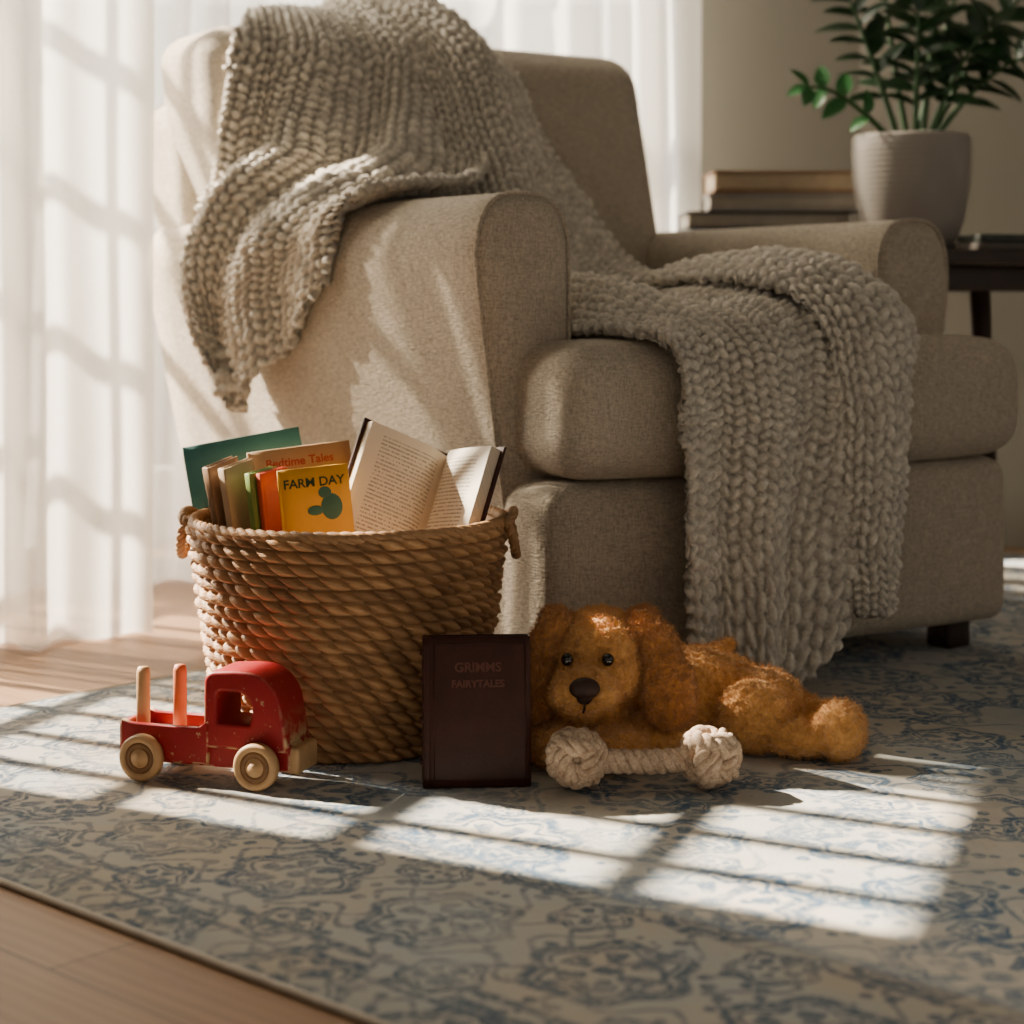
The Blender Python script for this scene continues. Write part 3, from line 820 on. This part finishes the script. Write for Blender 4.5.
# ------------------------------------------------------------------ side table + contents
TT = .64
table = empty('side_table', CH, CA)
mkobj('top', *rbox((.975, .28, TT-.028), (1.44, 1.02, TT), .006, n=8), M_darkwood, table)
mkobj('apron', *rbox((1.02, .33, TT-.075), (1.39, .97, TT-.027), .004, n=4), M_darkwood, table)
for i, (x, y, sx, sy) in enumerate(((1.04, .35, 0, 0), (1.22, .35, .03, -.01), (1.04, .95, 0, .02), (1.35, .95, .03, .02))):
    mkobj('leg_%d' % (i+1), *tube([(x+sx, y+sy, ZR), (x, y, TT-.03)], [.013, .019], 12), M_darkwood, table)
stack = empty('book_stack', (0.550, 3.765, TT), 0)
zc = 0.0
for i, (w, dpt, t_, col, ox, rz) in enumerate(((.28, .17, .050, (.10, .085, .07), 0, 3), (.325, .17, .036, (.06, .06, .065), -.04, 2), (.35, .17, .036, (.34, .33, .32), .02, -2), (.32, .16, .044, (.30, .15, .07), .01, 2))):
    m_ = simple('stack_cover_%d' % i, col, .6, .1)
    e = bpy.data.objects.new('book_%d' % (i+1), None); link(e, stack); e.location = (ox, 0, zc+.0003); e.rotation_euler = (0, 0, D(rz))
    c = .005; ys = (dpt/2-c, dpt/2)
    mkobj('cover', *merge(rbox((-w/2, -dpt/2, 0), (w/2, dpt/2, c), .001, n=3), rbox((-w/2, -dpt/2, t_-c), (w/2, dpt/2, t_), .001, n=3), rbox((-w/2, ys[0], 0), (w/2, ys[1], t_), .001, n=3)), m_, e)
    mkobj('pages', *rbox((-w/2+.004, -dpt/2+.004, c*.8), (w/2-.004, dpt/2-.004, t_-c*.8), .001, n=2), simple('pg%d' % i, (.50, .40, .28) if i == 3 else (.42, .38, .32), .9), e)
    zc += t_+.0006
sb = empty('notebook_stack', (.90, 3.40, TT), D(12))
mkobj('notebook_1', *rbox((-.07, -.05, .0003), (.07, .05, .014), .002, n=4), simple('nb1', (.14, .12, .10), .6), sb)
mkobj('notebook_2', *rbox((-.065, -.048, .0145), (.065, .048, .03), .002, n=4), simple('nb2', (.06, .07, .06), .6), sb)
PX, PY = .763, 3.53
plant = empty('potted_zz_plant', (PX, PY, TT))
n_ = NT('ceramic_pot_ribbed'); o_ = n_.obj()
n_.pr(n_.mix(n_.noise(o_, 14, 3), (.31, .28, .24), (.42, .38, .33)), .7, n_.bump(n_.wave(o_, 30, .4, 'Z'), .25, .002), spec=.3)
lathe([(.0001, 0), (.070, 0), (.078, .004), (.098, .06), (.110, .13), (.112, .19), (.111, .218), (.108, .224), (.103, .222), (.102, .20), (.0001, .196)], 64, 'pot', n_.m, plant)
lathe([(.0001, .204), (.06, .205), (.1025, .200)], 32, 'soil', simple('soil', (.03, .02, .015), .95, .3, 60, 1, 100), plant)
n_ = NT('zz_leaf'); o_ = n_.obj()
n_.pr(n_.mix(n_.noise(o_, 12, 3), (.008, .028, .012), (.028, .08, .024)), .35, spec=.5)
M_leaf = n_.m
n_ = NT('zz_leaf_young'); n_.pr(n_.mix(n_.noise(n_.obj(), 12, 3), (.02, .11, .03), (.05, .22, .05)), .4); M_leaf2 = n_.m
def leafmesh(o_, dirv, nrm, L, W):
    dirv = dirv.normalized(); side = dirv.cross(nrm).normalized(); up = side.cross(dirv).normalized()
    V = []; n = 8
    for i in range(n+1):
        u = i/n; w = W*(math.sin(math.pi*u**.85))**.7 if 0 < u < 1 else 0.0006
        c = o_+dirv*(L*u)-up*(.25*L*u*u)
        V += [tuple(c-side*w+up*w*.3), tuple(c), tuple(c+side*w+up*w*.3)]
    F = []
    for i in range(n):
        a = i*3; F += [(a, a+1, a+4, a+3), (a+1, a+2, a+5, a+4)]
    return V, F
def stem(base, tip, bend, n=8, L=.078, W=.0165):
    b = Vector(base); t = Vector(tip); c = b.lerp(t, .5)+Vector(bend)
    pt = lambda s: b*(1-s)**2+c*2*s*(1-s)+t*s*s
    st = tube([pt(k/16) for k in range(17)], [.0065*(1-.6*k/16) for k in range(17)], 8); lv = []
    for k in range(n):
        s = .26+.72*k/(n-1); p = pt(s); tg = (pt(min(1, s+.02))-pt(s-.02)).normalized()
        sd = tg.cross(Vector((random.uniform(-.5, .5), -1, random.uniform(-.1, .6)))).normalized()
        for sg in (-1, 1):
            p2 = pt(min(1, s+(.03 if sg > 0 else 0)))
            dr = (tg*.55+sd*sg*1.0+Vector((0, -.15, .05))+Vector([random.uniform(-.25, .25) for _ in range(3)]))
            q = 1-.3*abs(s-.55)
            lv.append(leafmesh(p2, dr, Vector((random.uniform(-.6, .6), -.6, .8)), L*q*random.uniform(.85, 1.15), W*q))
    lv.append(leafmesh(pt(1), tg, Vector((0, -.7, .7)), L*.8, W*.8))
    return st, merge(*lv)
S = []; Lv = []
specs = [((-.02, 0, .2), (-.13, -.02, .50), (-.01, 0, .05)), ((.0, .02, .2), (-.05, .03, .60), (-.02, 0, .03)), ((.02, 0, .2), (.06, 0, .56), (.0, 0, .05)),
         ((.03, .01, .2), (.22, -.03, .50), (.0, 0, .07)), ((.03, -.02, .2), (.25, .0, .38), (.0, 0, .08)), ((0, -.03, .2), (.0, -.06, .45), (0, 0, .03)),
         ((.01, .03, .2), (.14, .06, .62), (.0, 0, .04)), ((.02, -.03, .2), (.13, -.07, .42), (0, 0, .06))]
for s in specs:
    a_, b_ = stem(*s); S.append(a_); Lv.append(b_)
M_stem = simple('stem', (.05, .13, .04), .5)
mkobj('stems', *merge(*S), M_stem, plant); mkobj('leaves', *merge(*Lv), M_leaf, plant)
a_, b_ = stem((-.03, -.02, .2), (-.205, -.05, .31), (-.03, 0, .07), n=4, L=.055)
mkobj('young_stem', *a_, M_stem, plant); mkobj('young_leaves', *b_, M_leaf2, plant)

# ------------------------------------------------------------------ lights
sd = Vector((.88*.788, -.475*.788, -.616))
L = bpy.data.lights.new('sun', 'SUN'); L.energy = 36; L.angle = D(.5); L.color = (1, .86, .68)
o = link(bpy.data.objects.new('sun', L)); o.rotation_euler = sd.to_track_quat('-Z', 'Y').to_euler(); o.location = (-4, 4, 4)
def area(nm, loc, dirv, sx, sy, e, col):
    L = bpy.data.lights.new(nm, 'AREA'); L.shape = 'RECTANGLE'; L.size = sx; L.size_y = sy; L.energy = e; L.color = col
    o = link(bpy.data.objects.new(nm, L)); o.location = loc; o.rotation_euler = Vector(dirv).to_track_quat('-Z', 'Z').to_euler(); return o
area('window_daylight', (-.6, WB+.25, 1.3), (0, -1, 0), 2.0, 2.3, 115, (1, .95, .88))
area('window_daylight_side', (WO.x-.30, WO.y+.20, 1.5), (.94, -.35, 0), 1.3, 1.5, 185, (1, .90, .76))
w = bpy.data.worlds.new('world'); scene.world = w; w.use_nodes = True
bg = w.node_tree.nodes['Background']; bg.inputs[0].default_value = (1.0, .90, .78, 1); bg.inputs[1].default_value = .36

# ------------------------------------------------------------------ camera
cam = bpy.data.cameras.new('camera'); co = link(bpy.data.objects.new('camera', cam))
co.location = (0, 0, .55); co.rotation_euler = (D(90), 0, 0)
cam.sensor_width = 36; cam.lens = 65; cam.shift_y = -212/1024
cam.dof.use_dof = True; cam.dof.focus_distance = 2.15; cam.dof.aperture_fstop = 4.0
scene.camera = co
